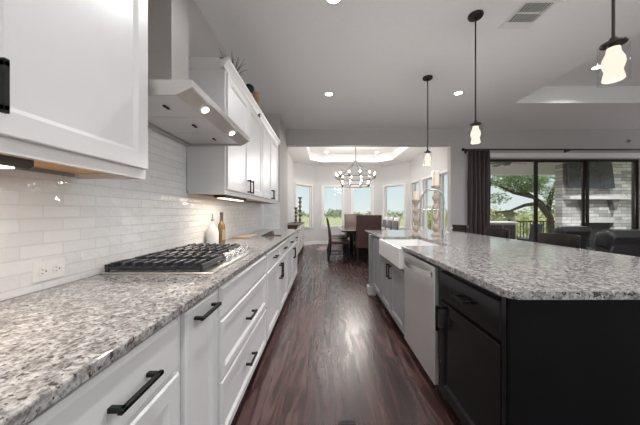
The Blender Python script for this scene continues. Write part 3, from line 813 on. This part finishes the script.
for x, l in ((4.6, 'added unseen fill downlight at the left of the patio soffit'), (6.4, 'added unseen fill downlight in the middle of the patio soffit'), (8.2, 'added unseen fill downlight at the right of the patio soffit')):  # unseen soffit lights added to brighten the patio and its stone
    can(x, 6.5, 2.92, 42, l, 'added patio fill downlights')
def pendant(y, label, x=1.365):
    t = thing('pendant_light', label, 'pendant light', (x, y, CEIL), 'island pendants')
    MB().lathe([(0, 0), (.062, 0), (.064, -.012), (.058, -.024), (.014, -.028), (.012, -.045), (0, -.045)], (x, y, CEIL), 28).build('ceiling_canopy', M['bronze'], t, smooth=True)
    MB().cyl((x, y, CEIL-.04), (x, y, 2.03), .0065, n=10).build('rod', M['bronze'], t, smooth=True)
    MB().lathe([(0, 2.035), (.012, 2.035), (.018, 2.018), (.046, 2.008), (.047, 2.002), (.022, 2.0), (.020, 1.985), (0, 1.985)], (x, y, 0), 28).build('socket_cap', M['bronze'], t, smooth=True)
    MB().lathe([(.040, 2.001), (.054, 1.996), (.055, 1.985), (.055, 1.822), (.0535, 1.822), (.0535, 1.985)], (x, y, 0), 32).build('glass_shade', M['shade'], t, smooth=True)
    MB().lathe([(0, 1.985), (.024, 1.985), (.026, 1.965), (.039, 1.935), (.042, 1.912), (.036, 1.890), (.032, 1.878), (.036, 1.860), (.040, 1.838), (.036, 1.833), (0, 1.833)], (x, y, 0), 28).build('lamp_glass', M['bulb'], t, smooth=True)
    L = bpy.data.lights.new('pendant_lamp', 'POINT'); L.energy = K_PEND; L.shadow_soft_size = .05; L.color = (1, .95, .90)
    o = bpy.data.objects.new('pendant_lamp', L); COL.objects.link(o); o.location = (x, y, 1.78)
pendant(1.236, 'glass cylinder pendant nearest the camera over the island, its canopy out of frame')
pendant(2.36, 'middle glass cylinder pendant over the island')
pendant(3.45, 'farthest glass cylinder pendant over the island')

t = thing('air_vent', 'white louvred air vent in the ceiling by the middle pendant', 'vent', (1.82, 2.36, CEIL))
MB().box(1.68, 1.97, 2.19, 2.215, CEIL-.008, CEIL).box(1.68, 1.97, 2.445, 2.53, CEIL-.008, CEIL).box(1.68, 1.705, 2.215, 2.445, CEIL-.008, CEIL).box(1.945, 1.97, 2.215, 2.445, CEIL-.008, CEIL).box(1.705, 1.945, 2.322, 2.338, CEIL-.008, CEIL).build('vent_frame', M['trim'], t)
B(1.705, 1.945, 2.215, 2.445, CEIL-.002, CEIL-.0005).build('vent_recess', M['dark'], t)
for k in range(9):
    x = 1.714+k*.0265
    m = MB(); 
    for a, b in ((2.216, 2.321), (2.339, 2.444)): m.box(x, x+.0075, a, b, CEIL-.008, CEIL-.002)
    m.build('louvre', M['trim'], t)
t = thing('wall_sensor', 'round grey sensor on the wall above the sliding door at right', 'sensor', (6.50, YB, 2.72))
MB().cyl((6.50, YB, 2.735), (6.50, YB-.02, 2.735), .055, .045, 24).build('housing', M['wall'], t, smooth=True)
MB().cyl((6.50, YB-.02, 2.735), (6.50, YB-.024, 2.735), .032, .030, 24).build('grille', M['fan'], t, smooth=True)
t = thing('floor_register', 'dark floor vent in the hardwood between cabinets and island', 'vent', (.13, 1.45, 0))
MB().box(.065, .195, 1.30, 1.54, 0, .004, bev=.001, seg=1).build('register_frame', M['floor'], t)
m = MB()
for k in range(10): m.box(.08, .18, 1.32+k*.0205, 1.332+k*.0205, .004, .0048)
m.build('register_slots', M['dark'], t)

# ------------------------------------------------------------------ dining room furniture
def chair_highback(label, loc, rz):
    t = thing('dining_chair', label, 'chair', (0, 0, 0), 'brown leather high-back chairs at the table ends')
    B(-.28, .28, -.05, .50, .40, .50, bev=.025, seg=3).build('seat', M['brownleather'], t, smooth=True)
    m = MB().prism([(-.02, .38), (-.10, .40), (-.15, 1.14), (-.135, 1.155), (-.09, 1.155), (-.075, 1.14)], -.29, .29, 'X', bev=.012)
    m.build('backrest', M['brownleather'], t, smooth=True)
    for x in (-.25, .25):
        MB().cyl((x, .45, .41), (x*1.0, .46, 0), .026, .018, 8).build('leg', M['darkwood'], t)
        MB().cyl((x, -.05, .41), (x*1.0, -.10, 0), .026, .018, 8).build('leg', M['darkwood'], t)
    MB().box(-.25, .25, .19, .21, .14, .165).box(-.262, -.238, -.06, .45, .14, .165).box(.238, .262, -.06, .45, .14, .165).build('stretcher', M['darkwood'], t)
    t.location = loc; t.rotation_euler = (0, 0, rz); return t
hb = chair_highback('brown leather high-back chair at the near end of the dining table', (1.03, 6.12, 0), 0)
dup(hb, (1.0, 8.98, 0), PI, 'brown leather high-back chair at the far end of the dining table')
def side_chair(label, mat, grp, loc, rz):
    t = thing('dining_chair', label, 'chair', (0, 0, 0), grp)
    B(-.24, .24, -.02, .46, .42, .50, bev=.02, seg=3).build('seat', mat, t, smooth=True)
    m = MB().prism([(.0, .44), (-.055, .44), (-.07, .70), (-.115, .98), (-.135, 1.06), (-.115, 1.075), (-.09, 1.06), (-.06, .95), (-.01, .70)], -.23, .23, 'X', bev=.010)
    m.build('backrest', mat, t, smooth=True)
    for x in (-.21, .21):
        MB().cyl((x, .42, .43), (x, .43, 0), .024, .017, 8).build('leg', M['darkwood'], t)
        MB().tube([(x, -.02, .46), (x, -.03, .25), (x, -.09, 0)], [.024, .022, .017], 8).build('leg', M['darkwood'], t)
    MB().box(-.21, .21, .19, .21, .16, .182).box(-.222, -.198, -.03, .42, .16, .182).box(.198, .222, -.03, .42, .16, .182).build('stretcher', M['darkwood'], t)
    t.location = loc; t.rotation_euler = (0, 0, rz); return t
gl_ = 'side chairs left of the dining table'; gr_ = 'striped side chairs right of the dining table'
sc = side_chair('brown side chair at the left of the table, nearest the camera', M['brownleather'], gl_, (.19, 6.74, 0), -PI/2)
dup(sc, (.19, 7.45, 0), -PI/2, 'middle brown side chair at the left of the table')
dup(sc, (.19, 8.16, 0), -PI/2, 'farthest brown side chair at the left of the table')
sr = side_chair('grey striped side chair right of the table, nearest the camera', M['stripe'], gr_, (1.82, 6.90, 0), PI/2)
dup(sr, (1.82, 7.52, 0), PI/2, 'middle grey striped side chair right of the table')
dup(sr, (1.82, 8.14, 0), PI/2, 'farthest grey striped side chair right of the table')
t = thing('dining_table', 'dark polished rectangular dining table under the chandelier', 'table', (.98, 7.5, 0))
B(.42, 1.54, 6.32, 8.68, .735, .775, bev=.008).build('tabletop', M['tabletop'], t)
B(.56, 1.40, 6.55, 8.45, .65, .735).build('apron', M['darkwood'], t)
for y in (6.95, 8.05):
    MB().box(.78, 1.18, y-.06, y+.06, .08, .65, bev=.01).box(.72, 1.24, y-.07, y+.07, 0, .08, bev=.012).build('pedestal', M['darkwood'], t)
MB().box(.94, 1.02, 7.01, 7.99, .18, .28).build('stretcher', M['darkwood'], t)

t = thing('sideboard', 'dark wood sideboard with pale drawer fronts on the dining left wall', 'sideboard', (-.87, 7.6, 0))
S0, S1, SFX = 6.6, 8.7, -.66
B(WX+.03, SFX-.02, S0+.02, S1-.02, .10, .86).build('case', M['buffetwood'], t)
B(WX+.03, SFX+.01, S0-.005, S1+.005, .86, .90, bev=.006).build('top', M['buffetwood'], t)
for k in range(3):
    a = S0+.05+k*.67; b = a+.65
    p = MB().panel(SFX-.005, a, b, .66, .84, 1, thick=.015, frame=0, edge=.005).build('drawer', M['plinth'], t)
    MB().ball((SFX+.008, (a+b)/2, .75), .014, 10).build('knob', M['blackmetal'], p, smooth=True)
    p = MB().panel(SFX-.005, a, b, .14, .64, 1, thick=.015, frame=.06).build('door', M['plinth'], t)
    MB().ball((SFX+.008, b-.05, .42), .014, 10).build('knob', M['blackmetal'], p, smooth=True)
for x in (WX+.07, SFX-.05):
    for y in (S0+.05, S1-.05): B(x-.03, x+.03, y-.03, y+.03, 0, .10).build('leg', M['buffetwood'], t)
pillar(-.735, 8.05, .90, .78, 'tall dark turned candlestick on the sideboard', 'candlesticks on the sideboard', 0, 0, M['ironcandle'], 'candlestick', r=.055, candle=False)
pillar(-.83, 7.75, .90, .46, 'short dark turned candlestick on the sideboard', 'candlesticks on the sideboard', 0, 0, M['ironcandle'], 'candlestick', r=.05, candle=False)

# chandelier
cx, cy = .90, 7.5
t = thing('chandelier', 'two-ring wagon wheel chandelier with candle bulbs over the dining table', 'chandelier', (cx, cy, DT))
MB().lathe([(0, 0), (.065, 0), (.065, -.015), (.02, -.03), (0, -.03)], (cx, cy, DT), 24).build('ceiling_canopy', M['bronze'], t, smooth=True)
MB().cyl((cx, cy, DT-.02), (cx, cy, 2.68), .008, n=8).build('rod', M['bronze'], t)
def ringpts(r, z, n=40): return [(cx+r*math.cos(2*PI*i/n), cy+r*math.sin(2*PI*i/n), z) for i in range(n)]
R1, Z1, R2, Z2 = .56, 2.20, .40, 1.97
MB().tube(ringpts(R1, Z1), .0085, 8, closed=True).build('ring', M['bronze'], t, smooth=True)
MB().tube(ringpts(R2, Z2), .0085, 8, closed=True).build('ring', M['bronze'], t, smooth=True)
for k in range(4):
    a = PI/4+k*PI/2+.2
    c, s = math.cos(a), math.sin(a)
    MB().tube([(cx+.01*c, cy+.01*s, 2.69), (cx+R1*.35*c, cy+R1*.35*s, 2.50), (cx+R1*c, cy+R1*s, Z1)], .007, 6).cyl((cx+R1*c, cy+R1*s, Z1), (cx+R2*c, cy+R2*s, Z2), .006, n=6).build('arm', M['bronze'], t)
for R, Z, n, ph in ((R1, Z1, 12, .1), (R2, Z2, 8, .3)):
    for k in range(n):
        a = 2*PI*k/n+ph; x, y = cx+R*math.cos(a), cy+R*math.sin(a)
        cup = MB().lathe([(0, -.02), (.010, -.02), (.024, .0), (.024, .012), (.011, .014), (.011, .075), (0, .075)], (x, y, Z), 12).build('candle_cup', M['bronze'], t, smooth=True)
        MB().lathe([(0, .075), (.012, .078), (.019, .098), (.012, .122), (0, .138)], (x, y, Z), 10).build('candle_bulb', M['cbulb'], cup, smooth=True)
for a in (0, 2*PI/3, 4*PI/3):
    L = bpy.data.lights.new('chandelier_lamp', 'POINT'); L.energy = K_CHAND*5; L.shadow_soft_size = .25; L.color = (1, .95, .89)
    o = bpy.data.objects.new('chandelier_lamp', L); COL.objects.link(o); o.location = (cx+.3*math.cos(a), cy+.3*math.sin(a), 2.40)

# ------------------------------------------------------------------ living room side
def stool(label, loc, rz):
    t = thing('bar_stool', label, 'stool', (0, 0, 0), 'dark bar stools along the island')
    B(-.21, .21, -.2, .2, .62, .67, bev=.015, seg=3).build('seat', M['leather'], t, smooth=True)
    m = MB(); N = 12; prev = None
    for i in range(N+1):
        a = math.radians(-150+120*i/N); r = .25
        x, y = r*math.cos(a), r*math.sin(a)+.03
        q = [(x, y, .845), (x*1.03, y*1.03, .985), (x*1.13, y*1.13, .985), (x*1.10, y*1.10, .845)]
        v = [m.bm.verts.new(c) for c in q]
        if prev:
            for j in range(4): m.bm.faces.new([prev[j], prev[(j+1)%4], v[(j+1)%4], v[j]])
        else: m.bm.faces.new(v)
        prev = v
    m.bm.faces.new(prev); m.build('backrest', M['darkwood'], t, smooth=True)
    for x in (-.19, .19):
        MB().tube([(x, -.17, .63), (x*1.02, -.215, .86)], .016, 8).build('back_post', M['darkwood'], t)
        for y in (-.17, .17): MB().cyl((x*.95, y*.95, .63), (x*1.1, y*1.15, 0), .022, .016, 8).build('leg', M['darkwood'], t)
    MB().box(-.20, .20, .175, .195, .22, .245).box(-.20, .20, -.195, -.175, .22, .245).box(-.21, -.19, -.175, .175, .28, .30).box(.19, .21, -.175, .175, .28, .30).build('foot_rail', M['darkwood'], t)
    t.location = loc; t.rotation_euler = (0, 0, rz); return t
st = stool('dark bar stool at the far right side of the island, by the curtain', (2.29, 4.66, 0), PI/2)
dup(st, (2.29, 3.66, 0), PI/2, 'middle dark bar stool on the right side of the island')
dup(st, (2.29, 2.70, 0), PI/2, 'nearest dark bar stool on the right side of the island')

def recliner(label, loc, rz, w, top):
    t = thing('recliner', label, 'armchair', (0, 0, 0), 'black leather recliners')
    h = w/2
    B(-h-.16, h+.16, .05, .85, 0, .36, bev=.03).build('base', M['leather'], t, smooth=True)
    B(-h, h, .14, .88, .36, .52, bev=.06, seg=4).build('seat_cushion', M['leather'], t, smooth=True)
    m = MB().prism([(.18, .40), (0, .40), (-.10, top-.05), (-.07, top), (.05, top-.01), (.10, top-.10)], -h, h, 'X', bev=.035, seg=4)
    m.build('backrest', M['leather'], t, smooth=True)
    m = MB().prism([(-.06, top-.20), (-.115, top-.06), (-.09, top+.01), (.02, top+.02), (.09, top-.03), (.11, top-.18)], -h-.02, h+.02, 'X', bev=.04, seg=4)
    m.build('headrest', M['leather'], t, smooth=True)
    for s in (-1, 1):
        a, b = sorted((s*h, s*(h+.19)))
        B(a, b, .0, .86, .10, .66, bev=.06, seg=4).build('armrest', M['leather'], t, smooth=True)
    t.location = loc; t.rotation_euler = (0, 0, rz); return t
recliner('black leather recliner at the right edge, nearest the camera', (3.42, 2.95, 0), 0, .54, 1.0)
recliner('black leather recliner behind the nearest one, seen left of it', (3.90, 4.12, 0), 0, .40, .98)

def added_fill_lamp(loc, label):  # unseen globes on stands, added to brighten the ceiling and room
    t = thing('added_fill_lamp', label, 'lamp', loc, 'added fill globes outside the frame')
    x, y, z = loc
    MB().lathe([(0, 0), (.15, 0), (.15, .015), (.03, .03), (0, .03)], loc, 24).cyl((x, y, .02), (x, y, 1.36), .011, n=10).build('stand', M['bronze'], t, smooth=True)
    MB().ball((x, y, 1.50), .14, 20).build('globe', M['globe'], t, smooth=True)
added_fill_lamp((4.3, .75, 0), 'added unseen fill globe in the living room, right of the camera')
added_fill_lamp((1.85, -1.4, 0), 'added unseen fill globe behind the camera by the island')
added_fill_lamp((-.32, -2.2, 0), 'added unseen fill globe behind the camera by the left counter')
added_fill_lamp((8.1, 4.7, 0), 'added unseen fill globe in the far right corner of the living room')
# curtain and rod
t = thing('curtain_rod', 'dark curtain rod above the sliding door', 'curtain rod', (5.2, YB, 2.51))
MB().cyl((2.96, YB-.09, 2.535), (7.2, YB-.09, 2.535), .014, n=12).build('rod', M['bronze'], t, smooth=True)
MB().ball((2.93, YB-.09, 2.535), .034, 14).build('finial', M['bronze'], t, smooth=True)
for x in (3.02, 5.15): MB().box(x-.012, x+.012, YB-.10, YB, 2.50, 2.521).box(x-.02, x+.02, YB-.008, YB, 2.47, 2.55).build('bracket', M['bronze'], t)
m = MB(); N = 84; prev = None; y0 = YB-.09
for i in range(N+1):
    u = i/N; x = 3.03+.47*u; col = []
    for z, amp in ((2.515, .035), (1.8, .042), (1.0, .046), (.02, .05)):
        yy = y0+amp*math.sin(u*2*PI*5.5)+.006*math.sin(u*31+z)
        col.append(m.bm.verts.new((x+.012*math.sin(z*3+u*9), yy, z)))
    if prev:
        for j in range(3): m.bm.faces.new([prev[j], col[j], col[j+1], prev[j+1]])
    prev = col
o = tag(m.build('curtain', M['curtain'], smooth=True), 'dark brown pleated curtain at the left of the sliding door', 'curtain')
sd = o.modifiers.new('thickness', 'SOLIDIFY'); sd.thickness = .004

# ------------------------------------------------------------------ outside: patio
struct('patio_slab', B(2.6, 11, 5.76, 9.3, -.12, -.02), M['concrete'])
m = MB().box(3.02, 11, 5.76, 9.25, 2.92, 3.0).box(3.02, 11, 9.0, 9.2, 2.52, 2.92)
struct('patio_roof', m, M['patiopaint'], 'covered patio ceiling with its outer beam')
struct('ground', B(-260, 260, -60, 600, -.9, -.8), M['field'])
t = thing('outdoor_fireplace', 'grey ledge stone outdoor fireplace beyond the sliding door', 'fireplace', (8.4, 8.4, -.02))
FY = 8.0
m = MB()
m.box(7.28, 7.85, FY, FY+.25, -.02, 2.92); m.box(8.85, 9.55, FY, FY+.25, -.02, 2.92); m.box(7.85, 8.85, FY, FY+.25, 1.06, 2.92); m.box(7.85, 8.85, FY+.2, FY+.25, -.02, 1.06)
m.build('chimney_breast', M['stone'], t)
B(7.28, 9.25, FY-.24, FY, 1.60, 1.70, bev=.01).build('mantel_shelf', M['mantel'], t)
for x in (7.85, 8.74): MB().prism([(x-.10, 1.60), (x+.10, 1.60), (x+.03, 1.28), (x-.03, 1.28)], FY-.16, FY, 'Y').build('corbel', M['fan'], t)
B(7.85, 8.85, FY-.03, FY, .90, 1.06).build('lintel', M['mantel'], t)
B(7.86, 8.84, FY+.12, FY+.199, -.02, .9).build('firebox', M['dark'], t)
t = thing('television', 'flat television on the stone fireplace above the mantel', 'television', (7.95, FY, 1.9))
rot = Matrix.Translation((7.95, FY-.16, 2.36)) @ Matrix.Rotation(math.radians(-7), 4, 'X') @ Matrix.Rotation(math.radians(4), 4, 'Z')
MB().box(-.74, .74, -.03, .03, -.43, .43, bev=.006, mat=rot).build('casing', M['tvgrey'], t)
MB().box(-.72, .72, -.033, -.0305, -.405, .41, mat=rot).build('screen', M['tvscreen'], t)
B(7.80, 8.10, FY-.12, FY, 2.2, 2.5).build('wall_mount', M['tvgrey'], t)
t = thing('ceiling_fan', 'grey five-blade ceiling fan on the covered patio', 'ceiling fan', (5.2, 7.45, 2.92))
MB().cyl((5.2, 7.45, 2.92), (5.2, 7.45, 2.68), .015, n=10).lathe([(0, 0), (.06, 0), (.05, -.04), (0, -.04)], (5.2, 7.45, 2.92), 18).build('downrod', M['fan'], t)
MB().lathe([(0, 2.70), (.07, 2.69), (.11, 2.65), (.11, 2.60), (.07, 2.55), (0, 2.54)], (5.2, 7.45, 0), 24).build('motor', M['fan'], t, smooth=True)
for k in range(5):
    a = 2*PI*k/5+.25
    mt = Matrix.Translation((5.2, 7.45, 2.63)) @ Matrix.Rotation(a, 4, 'Z') @ Matrix.Rotation(.2, 4, 'X')
    MB().box(.10, .66, -.065, .065, -.006, .006, bev=.004, mat=mt).build('blade', M['fan'], t)
t = thing('patio_railing', 'dark metal patio railing with upright bars', 'railing', (7, 9.1, -.02))
B(6.4, 8.16, 9.07, 9.12, .88, .92).build('top_rail', M['bronze'], t)
B(6.4, 8.16, 9.08, 9.11, .08, .11).build('bottom_rail', M['bronze'], t)
for k in range(15): B(6.46+k*.115, 6.478+k*.115, 9.085, 9.103, .11, .88).build('baluster', M['bronze'], t)
for x in (6.4, 8.11): B(x, x+.05, 9.07, 9.12, -.02, .98).build('post', M['bronze'], t)
t = thing('outdoor_cabinet', 'grey panelled outdoor cabinet on the patio seen past the curtain', 'cabinet', (5.88, 8.82, -.02))
B(5.45, 6.32, 8.62, 9.03, -.02, .86).build('case', M['fan'], t)
B(5.42, 6.34, 8.58, 9.05, .86, .91).build('top', M['concrete'], t)
for a in (5.48, 5.90): MB().box(a, a+.38, 8.60, 8.62, .10, .80).build('door', M['bronze'], t)
t = thing('patio_chair', 'navy patio chair by the railing beyond the sliding door', 'chair', (6.3, 7.95, -.02))
B(6.05, 6.60, 7.75, 8.25, .30, .42, bev=.03).build('seat', M['navy'], t, smooth=True)
MB().prism([(7.78, .36), (7.70, .36), (7.60, .86), (7.68, .88)], 6.06, 6.36, 'X', bev=.015).build('backrest', M['navy'], t, smooth=True)
for x in (6.08, 6.57):
    for y in (7.78, 8.22): B(x-.02, x+.02, y-.02, y+.02, -.02, .30).build('leg', M['bronze'], t)

# ------------------------------------------------------------------ outside: trees
def leaves(mb, c, r, n, size):
    bm = mb.bm
    for _ in range(n):
        while True:
            p = Vector((random.uniform(-1, 1), random.uniform(-1, 1), random.uniform(-1, 1)))
            if .25 < p.length < 1: break
        p = Vector((c[0]+p.x*r[0], c[1]+p.y*r[1], c[2]+p.z*r[2]))
        u = Vector((random.gauss(0, 1), random.gauss(0, 1), random.gauss(0, 1))).normalized()
        w = u.orthogonal().normalized(); s = size*random.uniform(.6, 1.3)
        vs = [bm.verts.new(p+u*s), bm.verts.new(p+w*s*.5), bm.verts.new(p-u*s), bm.verts.new(p-w*s*.5)]
        bm.faces.new(vs)
def tree(name, label, cat, base, limbs, blobs, mat, size, group=None):
    t = thing(name, label, cat, base, group)
    m = MB()
    for pts, rad in limbs: m.tube(pts, rad, 9)
    m.build('trunk', M['bark'], t, smooth=True)
    l = MB()
    for c, r, n in blobs: leaves(l, c, r, n, size)
    l.build('foliage', mat, t)
limbs = [([(13.1, 15, -.8), (12.95, 15, .9), (12.4, 15, 1.8), (11.6, 15, 2.35), (10.7, 14.8, 2.8)], [.20, .16, .12, .08, .04]),
         ([(12.9, 15, 1.0), (12.1, 14.8, 1.72), (11.2, 14.6, 1.62), (10.3, 14.5, 1.30), (9.4, 14.4, 1.22)], [.18, .12, .09, .06, .03]),
         ([(12.0, 15, 2.1), (11.0, 15.2, 2.35), (9.8, 15, 2.85), (8.9, 14.8, 3.0)], [.12, .08, .05, .03]),
         ([(12.8, 15, 1.3), (13.3, 15.3, 2.4), (13.8, 15.4, 3.4)], [.16, .10, .04])]
blobs = [((11.3, 15, 2.9), (1.2, 1.2, .6), 2600), ((10.9, 14.9, 3.7), (1.9, 1.2, .5), 2200), ((9.6, 14.9, 3.0), (.7, .8, .4), 350), ((13.3, 15.2, 3.0), (1.1, 1.2, 1.1), 1700), ((13.4, 15, 1.7), (.8, .9, .6), 500), ((9.7, 14.6, 2.0), (.6, .6, .35), 220)]
tree('oak_tree', 'large leaning oak tree in the garden beyond the sliding door', 'tree', (13.1, 15, -.8), limbs, blobs, M['oakleaf'], .085)
def shrub(x, y, h, w, label, mat, n=900, s=.10):
    tree('shrub', label, 'shrub', (x, y, -.8), [([(x, y, -.8), (x+.1, y, h*.5-.8)], [.08, .04]), ([(x, y, -.5), (x-.3*w, y, h*.6-.8)], [.05, .02])], [((x, y, h*.5-.8), (w, w*.8, h*.55), n), ((x-w*.5, y, h*.35-.8), (w*.6, w*.6, h*.35), n//3)], mat, s, 'yellow-green shrubs beyond the patio')
shrub(12.0, 20, 2.7, 1.7, 'yellow-green shrub behind the patio railing, left one', M['yellowleaf'], 1600)
shrub(16.6, 20, 2.8, 1.9, 'yellow-green shrub behind the patio railing, right one beside the fireplace', M['yellowleaf'], 1600)
shrub(10.9, 27, 2.6, 2.2, 'distant yellow-green shrub behind the shed roof', M['yellowleaf'], 1000, .13)
t = thing('shed', 'brown roofed shed beyond the patio cabinet', 'shed', (14.8, 24, -.8))
B(14.2, 16.4, 22.5, 25.5, -.8, .9).build('wall', M['concrete'], t)
MB().prism([(13.9, .9), (16.7, .9), (16.0, 1.35), (14.6, 1.35)], 22.2, 25.8, 'Y').build('roof', M['roof'], t)
# distant tree line: uncountable foliage along the far edge of the field
l = MB()
for k in range(150):
    a = random.uniform(-1.0, 1.35); R = random.uniform(95, 190)
    h = random.uniform(1.2, 3.0) * R/140
    leaves(l, (R*math.sin(a), R*math.cos(a), -.8+h*.5), (h*random.uniform(1.6, 3.5), h*1.2, h*.75), 60, h*.28)
tag(l.build('tree_line', M['farleaf']), 'low green tree line along the far edge of the meadow', 'trees', kind='stuff')
